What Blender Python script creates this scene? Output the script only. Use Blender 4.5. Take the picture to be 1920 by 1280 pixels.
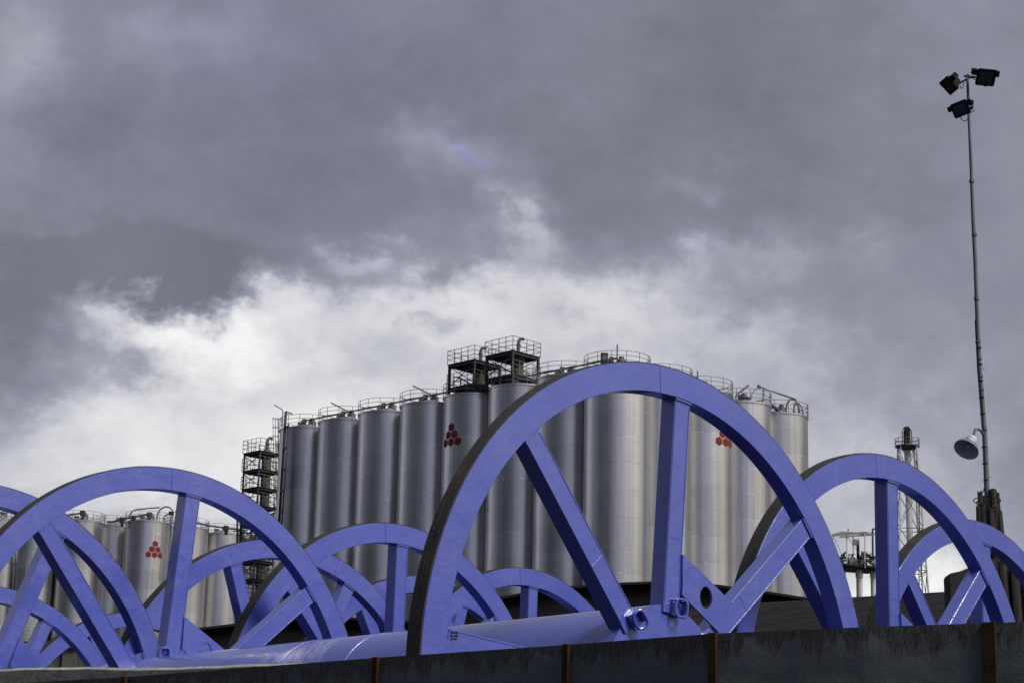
import bpy, bmesh, math, random
from mathutils import Vector, Matrix
random.seed(7)
R = math.radians
scene = bpy.context.scene
for o in list(bpy.data.objects): bpy.data.objects.remove(o)
col = scene.collection

# ------------------------------------------------------------------ camera
F_PX = 3923.09
RT = Vector((0.99977059, -0.00539953, 0.02072715))
UP = Vector((-0.02141891, -0.25203402, 0.96748131))
FW = Vector((0.0, 0.96770331, 0.25209186))
cd = bpy.data.cameras.new('camera')
cam = bpy.data.objects.new('camera', cd); col.objects.link(cam)
cd.sensor_width = 36.0; cd.lens = F_PX / 1920 * 36
cd.clip_start = 0.2; cd.clip_end = 9000
cam.matrix_world = Matrix(((RT.x, UP.x, -FW.x, 0), (RT.y, UP.y, -FW.y, 0), (RT.z, UP.z, -FW.z, 0), (0, 0, 0, 1)))
scene.camera = cam

def ray(px, py):
    return RT * ((px - 960) / F_PX) + UP * (-(py - 640) / F_PX) + FW
def at(px, py, y):
    r = ray(px, py); return r * (y / r.y)
def at_z(px, py, z):
    r = ray(px, py); return r * (z / r.z)

# ------------------------------------------------------------------ view, sun
scene.view_settings.view_transform = 'Standard'
scene.view_settings.look = 'None'
scene.view_settings.exposure = 0.0
scene.view_settings.gamma = 1.0
SUN_AZ, SUN_EL = 124.0, 47.0       # azimuth clockwise from +Y
sl = bpy.data.lights.new('sun', 'SUN'); sl.energy = 3.5; sl.angle = R(22); sl.color = (1.0, 0.95, 0.88)
so = bpy.data.objects.new('sun', sl); col.objects.link(so)
sd = Vector((math.sin(R(SUN_AZ)) * math.cos(R(SUN_EL)), math.cos(R(SUN_AZ)) * math.cos(R(SUN_EL)), math.sin(R(SUN_EL))))
so.rotation_euler = sd.to_track_quat('Z', 'Y').to_euler()

# ------------------------------------------------------------------ node helper
class NT:
    def __init__(s, tree): s.t = tree
    def n(s, typ, **kw):
        x = s.t.nodes.new(typ)
        for k, v in kw.items(): setattr(x, k, v)
        return x
    def put(s, sock, v):
        if v is None: return
        if isinstance(v, bpy.types.NodeSocket): s.t.links.new(v, sock)
        else:
            try: sock.default_value = v
            except Exception: sock.default_value = tuple(v) + (1.0,) if len(v) == 3 else v
    def m(s, op, a, b=None, c=None, clamp=False):
        x = s.n('ShaderNodeMath', operation=op); x.use_clamp = clamp
        for i, v in enumerate((a, b, c)):
            if v is not None: s.put(x.inputs[i], v)
        return x.outputs[0]
    def vm(s, op, a, b=None):
        x = s.n('ShaderNodeVectorMath', operation=op); s.put(x.inputs[0], a)
        if b is not None: s.put(x.inputs[1], b)
        return x.outputs[1] if op in ('DOT_PRODUCT', 'LENGTH') else x.outputs[0]
    def noise(s, vec, scale, detail=4, rough=0.55, dist=0.0, out=0):
        x = s.n('ShaderNodeTexNoise'); s.put(x.inputs['Vector'], vec)
        x.inputs['Scale'].default_value = scale; x.inputs['Detail'].default_value = detail
        x.inputs['Roughness'].default_value = rough; x.inputs['Distortion'].default_value = dist
        return x.outputs[out]
    def ramp(s, fac, stops):
        x = s.n('ShaderNodeValToRGB'); s.put(x.inputs[0], fac); e = x.color_ramp.elements
        while len(e) < len(stops): e.new(0.5)
        for i, (p, c) in enumerate(stops):
            e[i].position = p; e[i].color = (c, c, c, 1) if isinstance(c, (int, float)) else tuple(c) + (1,)
        return x.outputs[0]
    def mix(s, fac, a, b, blend='MIX'):
        x = s.n('ShaderNodeMix', data_type='RGBA', blend_type=blend)
        s.put(x.inputs[0], fac); s.put(x.inputs[6], a); s.put(x.inputs[7], b)
        return x.outputs[2]
    def mapr(s, v, a, b, c, d):
        x = s.n('ShaderNodeMapRange'); s.put(x.inputs[0], v)
        for i, k in enumerate((a, b, c, d)): x.inputs[i + 1].default_value = k
        return x.outputs[0]

# ------------------------------------------------------------------ world: overcast sky with a dark bank and bright breaks
world = bpy.data.worlds.new('World'); scene.world = world; world.use_nodes = True
wt = world.node_tree
for x in list(wt.nodes): wt.nodes.remove(x)
g = NT(wt)
STR = 0.1
dirv = g.n('ShaderNodeTexCoord').outputs['Generated']
sep = g.n('ShaderNodeSeparateXYZ'); wt.links.new(dirv, sep.inputs[0])
X, Y, Z = sep.outputs
strd = g.vm('MULTIPLY', dirv, (1, 1, 1.35))
w1 = g.vm('SUBTRACT', g.noise(strd, 9, 5, 0.55, 0.0, 1), (0.5, 0.5, 0.5))
w2 = g.vm('SUBTRACT', g.noise(strd, 38, 7, 0.62, 0.0, 1), (0.5, 0.5, 0.5))
ws = g.n('ShaderNodeSeparateXYZ'); wt.links.new(g.vm('ADD', g.vm('MULTIPLY', w1, (9, 5, 1)), g.vm('MULTIPLY', w2, (3.6, 2.7, 1))), ws.inputs[0])
TH0 = g.m('MULTIPLY', g.m('ARCTAN2', X, Y), 180 / math.pi)
PH0 = g.m('MULTIPLY', g.m('ARCSINE', Z), 180 / math.pi)
TH = g.m('ADD', TH0, ws.outputs[0]); PH = g.m('ADD', PH0, ws.outputs[1])
def lobe(px, py, rx, ry, wgt, th=None, ph=None, deg=False):
    if deg: t0, p0, a, b = px, py, rx, ry
    else:
        d = ray(px, py).normalized(); t0 = math.degrees(math.atan2(d.x, d.y)); p0 = math.degrees(math.asin(d.z))
        a = math.degrees(rx / F_PX) * 1.03; b = math.degrees(ry / F_PX)
    dx = g.m('DIVIDE', g.m('SUBTRACT', th or TH, t0), a); dy = g.m('DIVIDE', g.m('SUBTRACT', ph or PH, p0), b)
    s = g.m('ADD', g.m('MULTIPLY', dx, dx), g.m('MULTIPLY', dy, dy))
    return g.m('MULTIPLY', g.m('POWER', 2.71828, g.m('MULTIPLY', s, -1.0)), wgt)
LOBES = [(330, 655, 190, 62, 88), (500, 555, 70, 50, 62), (760, 585, 260, 75, 58), (1010, 625, 280, 95, 40), (600, 780, 480, 140, 66),
         (330, 930, 560, 150, 76), (1260, 650, 240, 100, 28), (1600, 900, 400, 230, 44), (1690, 1105, 250, 80, 96), (900, 950, 400, 200, 30),
         (0, 60, 130, 170, 30), (330, 70, 90, 60, 18), (900, 285, 120, 60, 34), (960, 430, 60, 60, 36), (640, 465, 60, 35, 40), (1000, 480, 120, 60, 18),
         (1480, 470, 150, 50, 30), (1310, 480, 70, 40, 24), (1340, 310, 60, 40, 22), (1300, 250, 320, 180, -12), (330, 520, 210, 60, -26), (230, 550, 150, 42, -38), (90, 640, 110, 80, -10),
         (810, 610, 60, 25, -38), (1880, 350, 160, 420, 12), (650, 330, 320, 130, -6), (60, 330, 120, 150, 6), (1250, 520, 90, 45, 18),
         (230, 720, 60, 45, -30), (20, 690, 140, 120, -24), (60, 560, 170, 80, -16), (280, 590, 90, 40, -22), (560, 620, 160, 60, 14), (200, 250, 160, 90, -10), (760, 200, 220, 120, -10), (1480, 620, 200, 90, 16), (1130, 560, 60, 60, 16)]
acc = 134.0
for L in LOBES: acc = g.m('ADD', acc, lobe(*L))
f1 = g.m('SUBTRACT', g.noise(strd, 14, 7, 0.55), 0.5)
f2 = g.m('SUBTRACT', g.noise(strd, 55, 8, 0.62, 0.4), 0.5)
amp = g.mapr(acc, 130, 230, 0.55, 1.25)
f3 = g.m('SUBTRACT', g.noise(strd, 140, 6, 0.6, 0.3), 0.5)
amp = g.mapr(acc, 135, 205, 0.58, 1.10)
acc = g.m('ADD', acc, g.m('MULTIPLY', g.m('ADD', g.m('MULTIPLY', f1, 62), g.m('ADD', g.m('MULTIPLY', f2, 30), g.m('MULTIPLY', f3, 9))), amp))
crv = g.n('ShaderNodeFloatCurve'); cc = crv.mapping.curves[0]
for i_, (a_, b_) in enumerate(((0, 0), (134, 134), (160, 156), (182, 186), (205, 212), (230, 233), (255, 248))):
    if i_ == 0: cc.points[0].location = (0, 0)
    elif a_ == 255: cc.points[-1].location = (1, b_ / 255)
    else: cc.points.new(a_ / 255, b_ / 255)
crv.mapping.update(); g.put(crv.inputs['Value'], g.m('DIVIDE', acc, 255)); acc = g.m('MULTIPLY', crv.outputs[0], 255)
acc = g.m('MAXIMUM', acc, g.m('ADD', 121, g.m('MULTIPLY', f1, 26)))
# the part of the sky behind and beside the viewer: a bright warm break to the right, a paler gap far left
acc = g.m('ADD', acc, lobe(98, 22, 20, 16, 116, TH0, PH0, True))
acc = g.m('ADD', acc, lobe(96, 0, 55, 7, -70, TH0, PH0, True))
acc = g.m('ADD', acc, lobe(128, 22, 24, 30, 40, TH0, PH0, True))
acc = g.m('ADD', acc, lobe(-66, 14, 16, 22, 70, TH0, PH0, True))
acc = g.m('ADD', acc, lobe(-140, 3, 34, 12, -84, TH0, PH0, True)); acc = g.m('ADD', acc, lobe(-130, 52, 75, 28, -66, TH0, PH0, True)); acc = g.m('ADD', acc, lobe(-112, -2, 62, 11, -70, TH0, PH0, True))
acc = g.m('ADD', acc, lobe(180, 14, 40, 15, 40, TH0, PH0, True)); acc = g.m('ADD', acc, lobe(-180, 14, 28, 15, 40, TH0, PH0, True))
acc = g.m('ADD', acc, g.mapr(PH0, 26, 75, 0, 26))
acc = g.m('MINIMUM', g.m('MAXIMUM', acc, 42), 252)
lum = g.m('POWER', g.m('DIVIDE', acc, 255), 2.2)
cold = g.mapr(acc, 140, 225, 1, 0)
warm = g.m('MULTIPLY', lobe(104, 16, 34, 30, 1.0, TH0, PH0, True), 1.0, clamp=True)
tint = g.mix(cold, (1.0, 1.0, 1.005), (0.95, 0.965, 1.20))
tint = g.mix(lobe(520, 120, 380, 240, 0.85), tint, (0.95, 0.955, 1.34))
tint = g.mix(g.m('ADD', lobe(180, 10, 70, 40, 0.85, TH0, PH0, True), lobe(-180, 10, 90, 40, 0.85, TH0, PH0, True), clamp=True), tint, (0.92, 0.95, 1.30))
tint = g.mix(warm, tint, (1.06, 1.0, 0.87))
hole = g.m('ADD', lobe(925, 285, 34, 44, 0.6), g.m('ADD', lobe(700, 470, 60, 20, 0.15), lobe(1310, 480, 80, 25, 0.2)))
tint = g.mix(g.m('MINIMUM', hole, 1), tint, (0.88, 0.94, 1.75))
cloud = g.vm('SCALE', tint); wt.links.new(g.m('MULTIPLY', lum, 1 / STR), cloud.node.inputs['Scale'])
sky = g.n('ShaderNodeTexSky'); sky.sky_type = 'NISHITA'; sky.sun_disc = False
sky.sun_elevation = R(SUN_EL); sky.sun_rotation = R(SUN_AZ)
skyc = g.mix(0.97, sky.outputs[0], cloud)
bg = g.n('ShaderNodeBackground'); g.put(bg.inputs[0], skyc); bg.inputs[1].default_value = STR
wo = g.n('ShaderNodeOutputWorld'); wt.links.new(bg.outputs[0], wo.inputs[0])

# ------------------------------------------------------------------ materials
def mat(name, build):
    m = bpy.data.materials.new(name); m.use_nodes = True
    t = m.node_tree
    for x in list(t.nodes): t.nodes.remove(x)
    k = NT(t); b = k.n('ShaderNodeBsdfPrincipled'); o = k.n('ShaderNodeOutputMaterial'); t.links.new(b.outputs[0], o.inputs[0])
    geo = k.n('ShaderNodeNewGeometry').outputs['Position']; ob = k.n('ShaderNodeTexCoord').outputs['Object']
    build(k, b, geo, ob); return m
def bump(k, b, h, strength=0.2, dist=0.02):
    x = k.n('ShaderNodeBump'); x.inputs['Strength'].default_value = strength; x.inputs['Distance'].default_value = dist
    k.put(x.inputs['Height'], h); k.put(b.inputs['Normal'], x.outputs[0])
def simple(c, rough=0.6, metal=0.0, var=0.25, scale=3.0):
    def f(k, b, geo, ob):
        n = k.noise(geo, scale, 6, 0.6)
        lo = tuple(v * (1 - var) for v in c); hi = tuple(v * (1 + var) for v in c)
        k.put(b.inputs['Base Color'], k.ramp(n, [(0.3, lo), (0.7, hi)]))
        b.inputs['Roughness'].default_value = rough; b.inputs['Metallic'].default_value = metal; b.inputs['Specular IOR Level'].default_value = 0.5 if rough < 0.3 else 0.22
    return f
def m_blue(scuff=0.0):
    def f(k, b, geo, ob):
        n1 = k.noise(geo, 1.3, 5, 0.6); n2 = k.noise(geo, 14, 6, 0.65); n3 = k.noise(geo, 90, 3, 0.6)
        c = k.ramp(n1, [(0.3, (0.052, 0.074, 0.39)), (0.7, (0.066, 0.092, 0.43))])
        c = k.mix(k.ramp(n2, [(0.60, 0.0), (0.76, 0.05 if scuff else 0.22)]), c, (0.15, 0.175, 0.44))
        spot = k.ramp(k.noise(geo, 38, 4, 0.7), [(0.70, 0.0), (0.78, 0.1 if scuff else 0.35)])
        c = k.mix(spot, c, (0.05, 0.055, 0.20))
        dm = 0.0 if scuff else 0.55
        dust = k.m('MULTIPLY', dm, k.m('MULTIPLY', k.ramp(k.noise(geo, 0.9, 6, 0.7), [(0.46, 0.0), (0.68, 1.0)]), k.ramp(k.noise(k.vm('MULTIPLY', geo, (16, 16, 1.6)), 1.0, 5, 0.7), [(0.40, 0.08), (0.72, 0.42)])))
        c = k.mix(dust, c, (0.27, 0.29, 0.40))
        run = k.m('MULTIPLY', k.ramp(k.noise(k.vm('MULTIPLY', geo, (22, 22, 1.0)), 1.0, 4, 0.65), [(0.62, 0.0), (0.70, 0.45)]), k.ramp(k.noise(geo, 2.1, 3), [(0.50, 0.0), (0.62, 1.0)]))
        c = k.mix(k.m('MULTIPLY', run, 0.3 if scuff else 0.8), c, (0.045, 0.052, 0.20))
        chip = k.m('MULTIPLY', k.ramp(k.noise(geo, 55, 5, 0.75), [(0.72, 0.0), (0.75, 0.9)]), k.ramp(k.noise(geo, 1.7, 3), [(0.52, 0.0), (0.60, 1.0)]))
        c = k.mix(chip, c, (0.10, 0.075, 0.07))
        if scuff:
            sp = k.n('ShaderNodeSeparateXYZ'); k.t.links.new(ob, sp.inputs[0])
            yy = k.m('ADD', sp.outputs[1], k.m('MULTIPLY', k.noise(geo, 1.2, 3), 0.9))
            band = k.m('MULTIPLY', k.ramp(k.m('ABSOLUTE', k.m('SUBTRACT', yy, 6.45)), [(0.30, 1.0), (0.55, 0.0)]), 1.0)
            ang = k.m('MULTIPLY', k.m('ARCTAN2', sp.outputs[0], sp.outputs[2]), 1.1)
            cmb = k.n('ShaderNodeCombineXYZ'); k.put(cmb.inputs[0], k.m('MULTIPLY', k.m('ADD', sp.outputs[1], k.m('MULTIPLY', ang, -0.35)), 26)); k.put(cmb.inputs[1], k.m('MULTIPLY', ang, 2.2))
            st = k.ramp(k.noise(cmb.outputs[0], 1.0, 5, 0.7, 1.2), [(0.47, 0.0), (0.6, 0.8)])
            c = k.mix(k.m('MULTIPLY', band, st), c, (0.50, 0.52, 0.66))
        k.put(b.inputs['Base Color'], c)
        k.put(b.inputs['Roughness'], k.mapr(n2, 0.3, 0.7, 0.26, 0.40))
        b.inputs['Specular IOR Level'].default_value = 0.55; b.inputs['Coat Weight'].default_value = 1.0; b.inputs['Coat IOR'].default_value = 1.62; k.put(b.inputs['Coat Roughness'], k.mapr(n1, 0.3, 0.7, 0.06, 0.20))
        bump(k, b, k.m('ADD', k.m('MULTIPLY', n3, 0.5), k.m('ADD', n2, k.m('MULTIPLY', k.noise(geo, 3.2, 3, 0.5), 9.0))), 0.10, 0.01)
        b.inputs['Coat Normal'].default_value = (0, 0, 0)
        bn = [x for x in k.t.nodes if x.bl_idname == 'ShaderNodeBump'][0]; k.t.links.new(bn.outputs[0], b.inputs['Coat Normal'])
    return f
def m_tread(k, b, geo, ob):
    n1 = k.noise(geo, 2.2, 6, 0.65); n2 = k.noise(geo, 26, 5, 0.6)
    c = k.ramp(n1, [(0.32, (0.010, 0.0102, 0.011)), (0.52, (0.021, 0.0195, 0.017)), (0.72, (0.050, 0.036, 0.015))])
    c = k.mix(k.ramp(n2, [(0.55, 0.0), (0.75, 0.4)]), c, (0.05, 0.046, 0.04))
    k.put(b.inputs['Base Color'], c); b.inputs['Roughness'].default_value = 0.7
    bump(k, b, n2, 0.35, 0.02)
def m_steel(k, b, geo, ob):
    sp = k.n('ShaderNodeSeparateXYZ'); k.t.links.new(ob, sp.inputs[0])
    ang = k.m('ARCTAN2', sp.outputs[0], sp.outputs[1])
    info = k.n('ShaderNodeObjectInfo').outputs['Random']
    def cv(sa, sz):
        q = k.n('ShaderNodeCombineXYZ'); k.put(q.inputs[0], k.m('MULTIPLY', ang, sa)); k.put(q.inputs[1], k.m('MULTIPLY', sp.outputs[2], sz)); k.put(q.inputs[2], k.m('MULTIPLY', info, 37)); return q.outputs[0]
    streak = k.noise(cv(9, 0.03), 1.0, 5, 0.65); fine = k.noise(cv(60, 0.05), 1.0, 3, 0.6); brush = k.noise(cv(2.0, 16), 1.0, 4, 0.6)
    course = k.m('FRACT', k.m('DIVIDE', sp.outputs[2], 1.93))
    seam = k.ramp(k.m('ABSOLUTE', k.m('SUBTRACT', course, 0.5)), [(0.478, 0.0), (0.492, 1.0)])
    sheet = k.n('ShaderNodeTexWhiteNoise', noise_dimensions='2D')
    q = k.n('ShaderNodeCombineXYZ'); k.put(q.inputs[0], k.m('FLOOR', k.m('DIVIDE', sp.outputs[2], 1.93))); k.put(q.inputs[1], k.m('MULTIPLY', info, 91)); k.t.links.new(q.outputs[0], sheet.inputs['Vector'])
    v = k.m('ADD', k.m('MULTIPLY', streak, 0.55), k.m('ADD', k.m('MULTIPLY', fine, 0.34), k.m('MULTIPLY', sheet.outputs[0], 0.13)))
    c = k.ramp(v, [(0.25, (0.44, 0.44, 0.45)), (0.68, (0.72, 0.715, 0.705))])
    sn = k.noise(cv(3.5, 0.9), 1.0, 3, 0.6)
    c = k.mix(k.m('MULTIPLY', seam, k.ramp(sn, [(0.35, 0.30), (0.6, 0.05)])), c, (0.2, 0.2, 0.2)); c = k.mix(k.m('MULTIPLY', seam, k.ramp(sn, [(0.52, 0.0), (0.66, 0.75)])), c, (0.95, 0.95, 0.96))
    vs = k.ramp(k.m('ABSOLUTE', k.m('SUBTRACT', k.m('FRACT', k.m('ADD', k.m('MULTIPLY', ang, 0.6366), k.m('MULTIPLY', k.m('FLOOR', k.m('DIVIDE', sp.outputs[2], 1.93)), 0.37))), 0.5)), [(0.0, 1.0), (0.012, 0.0)])
    c = k.mix(k.m('MULTIPLY', vs, 0.18), c, (0.22, 0.22, 0.22))
    k.put(b.inputs['Base Color'], c); b.inputs['Metallic'].default_value = 1.0
    k.put(b.inputs['Roughness'], k.mapr(k.m('ADD', streak, k.m('MULTIPLY', sheet.outputs[0], 0.12)), 0.3, 1.0, 0.27, 0.40))
    h = k.m('ADD', k.m('MULTIPLY', seam, -0.10), k.m('ADD', k.m('MULTIPLY', brush, 0.12), k.m('MULTIPLY', k.noise(cv(2.5, 0.5), 1.0, 3, 0.5), 1.6)))
    bump(k, b, h, 0.25, 0.05)
def m_wall(k, b, geo, ob):
    sp = k.n('ShaderNodeSeparateXYZ'); k.t.links.new(geo, sp.inputs[0])
    along = k.m('SUBTRACT', k.m('MULTIPLY', sp.outputs[0], 0.76), k.m('MULTIPLY', sp.outputs[1], 0.65))
    def cv(a, z):
        q = k.n('ShaderNodeCombineXYZ'); k.put(q.inputs[0], k.m('MULTIPLY', along, a)); k.put(q.inputs[1], k.m('MULTIPLY', sp.outputs[2], z)); return q.outputs[0]
    depth = k.m('SUBTRACT', 2.2, sp.outputs[2])
    fine = k.noise(cv(52, 4.0), 1.0, 4, 0.7, 2.6); clump = k.noise(cv(5.5, 0.4), 1.0, 4, 0.7)
    reach = k.m('MULTIPLY', k.ramp(clump, [(0.38, 0.15), (0.60, 1.0)]), 0.30)
    fade = k.m('SUBTRACT', 1.0, k.m('DIVIDE', depth, reach), clamp=True)
    rust = k.m('MULTIPLY', k.ramp(fine, [(0.43, 0.0), (0.50, 1.0)]), k.ramp(fade, [(0.0, 0.0), (0.35, 0.9)]))
    spots = k.m('MULTIPLY', k.ramp(k.noise(cv(9, 16), 1.0, 6, 0.72), [(0.60, 0.0), (0.68, 0.8)]), k.ramp(k.noise(cv(1.1, 1.1), 1.0, 2), [(0.46, 0.0), (0.6, 1.0)]))
    big = k.noise(cv(0.8, 0.8), 1.0, 5, 0.6)
    c = k.ramp(big, [(0.3, (0.066, 0.076, 0.092)), (0.7, (0.084, 0.095, 0.113))])
    c = k.mix(rust, c, (0.020, 0.016, 0.010)); c = k.mix(spots, c, (0.033, 0.026, 0.019))
    k.put(b.inputs['Base Color'], c); b.inputs['Roughness'].default_value = 0.75
    bump(k, b, k.m('ADD', k.m('ADD', rust, k.m('MULTIPLY', k.noise(cv(1.3, 1.6), 1.0, 2), 14)), k.m('ADD', spots, k.noise(geo, 30, 4))), 0.35, 0.012)
def m_roof(k, b, geo, ob):
    n = k.noise(geo, 1.6, 6, 0.65); n2 = k.noise(geo, 11, 5, 0.65)
    c = k.ramp(n, [(0.3, (0.0080, 0.0074, 0.0075)), (0.7, (0.0125, 0.0117, 0.0118))])
    c = k.mix(k.ramp(n2, [(0.5, 0.0), (0.8, 0.6)]), c, (0.0050, 0.0048, 0.0048))
    k.put(b.inputs['Base Color'], c); b.inputs['Roughness'].default_value = 0.85; b.inputs['Specular IOR Level'].default_value = 0.15
    bump(k, b, n2, 0.2, 0.02)
def m_wood(c0, c1, c2):
    def f(k, b, geo, ob):
        st = k.vm('MULTIPLY', geo, (9, 9, 0.7)); n = k.noise(st, 1.0, 6, 0.65, 0.6); n2 = k.noise(geo, 3, 5, 0.6)
        c = k.ramp(n, [(0.3, c0), (0.6, c1), (0.78, c2)])
        c = k.mix(k.ramp(n2, [(0.45, 0.0), (0.75, 0.55)]), c, c0)
        k.put(b.inputs['Base Color'], c); b.inputs['Roughness'].default_value = 0.85; bump(k, b, n, 0.5, 0.03)
    return f
def m_beam(k, b, geo, ob):
    st = k.vm('MULTIPLY', ob, (1.1, 7, 10)); n = k.noise(st, 1.0, 7, 0.65, 1.4)
    n2 = k.noise(geo, 7, 5, 0.65)
    c = k.ramp(n, [(0.32, (0.20, 0.205, 0.175)), (0.55, (0.36, 0.365, 0.31)), (0.75, (0.48, 0.48, 0.41))])
    c = k.mix(k.ramp(n2, [(0.5, 0.0), (0.75, 0.5)]), c, (0.17, 0.172, 0.14))
    k.put(b.inputs['Base Color'], c); b.inputs['Roughness'].default_value = 0.9; bump(k, b, n, 0.6, 0.03)
def m_conc(k, b, geo, ob):
    n = k.noise(k.vm('MULTIPLY', geo, (1.4, 1.4, 0.35)), 1.0, 6, 0.65); n2 = k.noise(geo, 8, 5)
    c = k.ramp(n, [(0.3, (0.045, 0.047, 0.045)), (0.7, (0.11, 0.112, 0.105))])
    k.put(b.inputs['Base Color'], c); b.inputs['Roughness'].default_value = 0.9; bump(k, b, n2, 0.3, 0.03)
def m_water(k, b, geo, ob):
    k.put(b.inputs['Base Color'], (0.02, 0.028, 0.03)); b.inputs['Roughness'].default_value = 0.12
    bump(k, b, k.noise(geo, 0.8, 6, 0.6), 0.4, 0.3)
def m_pole(k, b, geo, ob):
    sp = k.n('ShaderNodeSeparateXYZ'); k.t.links.new(geo, sp.inputs[0])
    n = k.noise(k.vm('MULTIPLY', geo, (8, 8, 1.5)), 1.0, 5, 0.65)
    c = k.ramp(n, [(0.3, (0.055, 0.085, 0.085)), (0.62, (0.10, 0.15, 0.145)), (0.75, (0.12, 0.09, 0.06))])
    k.put(b.inputs['Base Color'], c); b.inputs['Roughness'].default_value = 0.6

M = dict(
    blue=mat('blue_paint', m_blue()), drum=mat('blue_paint_scuffed', m_blue(1)), tread=mat('bare_rusty_tread', m_tread),
    ink=mat('black_marker', simple((0.01, 0.012, 0.03), 0.6)),
    steel=mat('brushed_silo_steel', m_steel), rail=mat('galvanised_rail', simple((0.16, 0.165, 0.17), 0.5, 0.4)),
    galv=mat('galvanised_pipe', simple((0.15, 0.15, 0.15), 0.45, 0.6)), dark=mat('dark_blue_steelwork', simple((0.035, 0.038, 0.055), 0.55)),
    grate=mat('dark_grating', simple((0.02, 0.021, 0.026), 0.8)), red=mat('red_emblem', simple((0.150, 0.020, 0.017), 0.65, 0, 0.3)),
    vessel=mat('weathered_vessel', simple((0.12, 0.115, 0.085), 0.6, 0.2)), white=mat('white_paint', simple((0.50, 0.50, 0.50), 0.55, 0, 0.12)),
    whited=mat('dull_white_steel', simple((0.26, 0.265, 0.27), 0.55, 0, 0.2)), soot=mat('sooty_steel', simple((0.02, 0.018, 0.017), 0.8)),
    wall=mat('dark_barge_plate', m_wall), rust=mat('rusty_post', simple((0.028, 0.014, 0.005), 0.9, 0, 0.45, 8)),
    deck=mat('barge_deck', simple((0.022, 0.02, 0.018), 0.85, 0, 0.4, 1)), beam=mat('pale_weathered_beam', m_beam),
    roof=mat('grey_sheet_roof', m_roof), seam=mat('dark_roof_seam', simple((0.010, 0.009, 0.009), 0.85)),
    black=mat('black_shed', simple((0.006, 0.006, 0.006), 0.85)), blacktrim=mat('black_shed_edge', simple((0.014, 0.013, 0.012), 0.7)),
    pile=mat('tarred_timber', m_wood((0.012, 0.010, 0.009), (0.035, 0.028, 0.023), (0.075, 0.062, 0.052))),
    stub=mat('grey_timber', m_wood((0.013, 0.012, 0.010), (0.024, 0.022, 0.018), (0.036, 0.033, 0.028))),
    conc=mat('stained_concrete', m_conc), water=mat('harbour_water', m_water), ground=mat('quay_gravel', simple((0.10, 0.095, 0.085), 0.95, 0, 0.4, 0.6)),
    pole=mat('green_lamp_pole', m_pole), lampblack=mat('black_lamp_housing', simple((0.005, 0.0055, 0.005), 0.8)),
    glass=mat('lamp_glass', simple((0.035, 0.045, 0.055), 0.15)), enamel=mat('grey_green_enamel', simple((0.17, 0.20, 0.185), 0.4)),
    enamelin=mat('grey_enamel_inside', simple((0.42, 0.45, 0.41), 0.5)), cap=mat('white_lamp_cap', simple((0.55, 0.54, 0.62), 0.5)),
    wire=mat('black_cable', simple((0.012, 0.012, 0.014), 0.6)),
)

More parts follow.
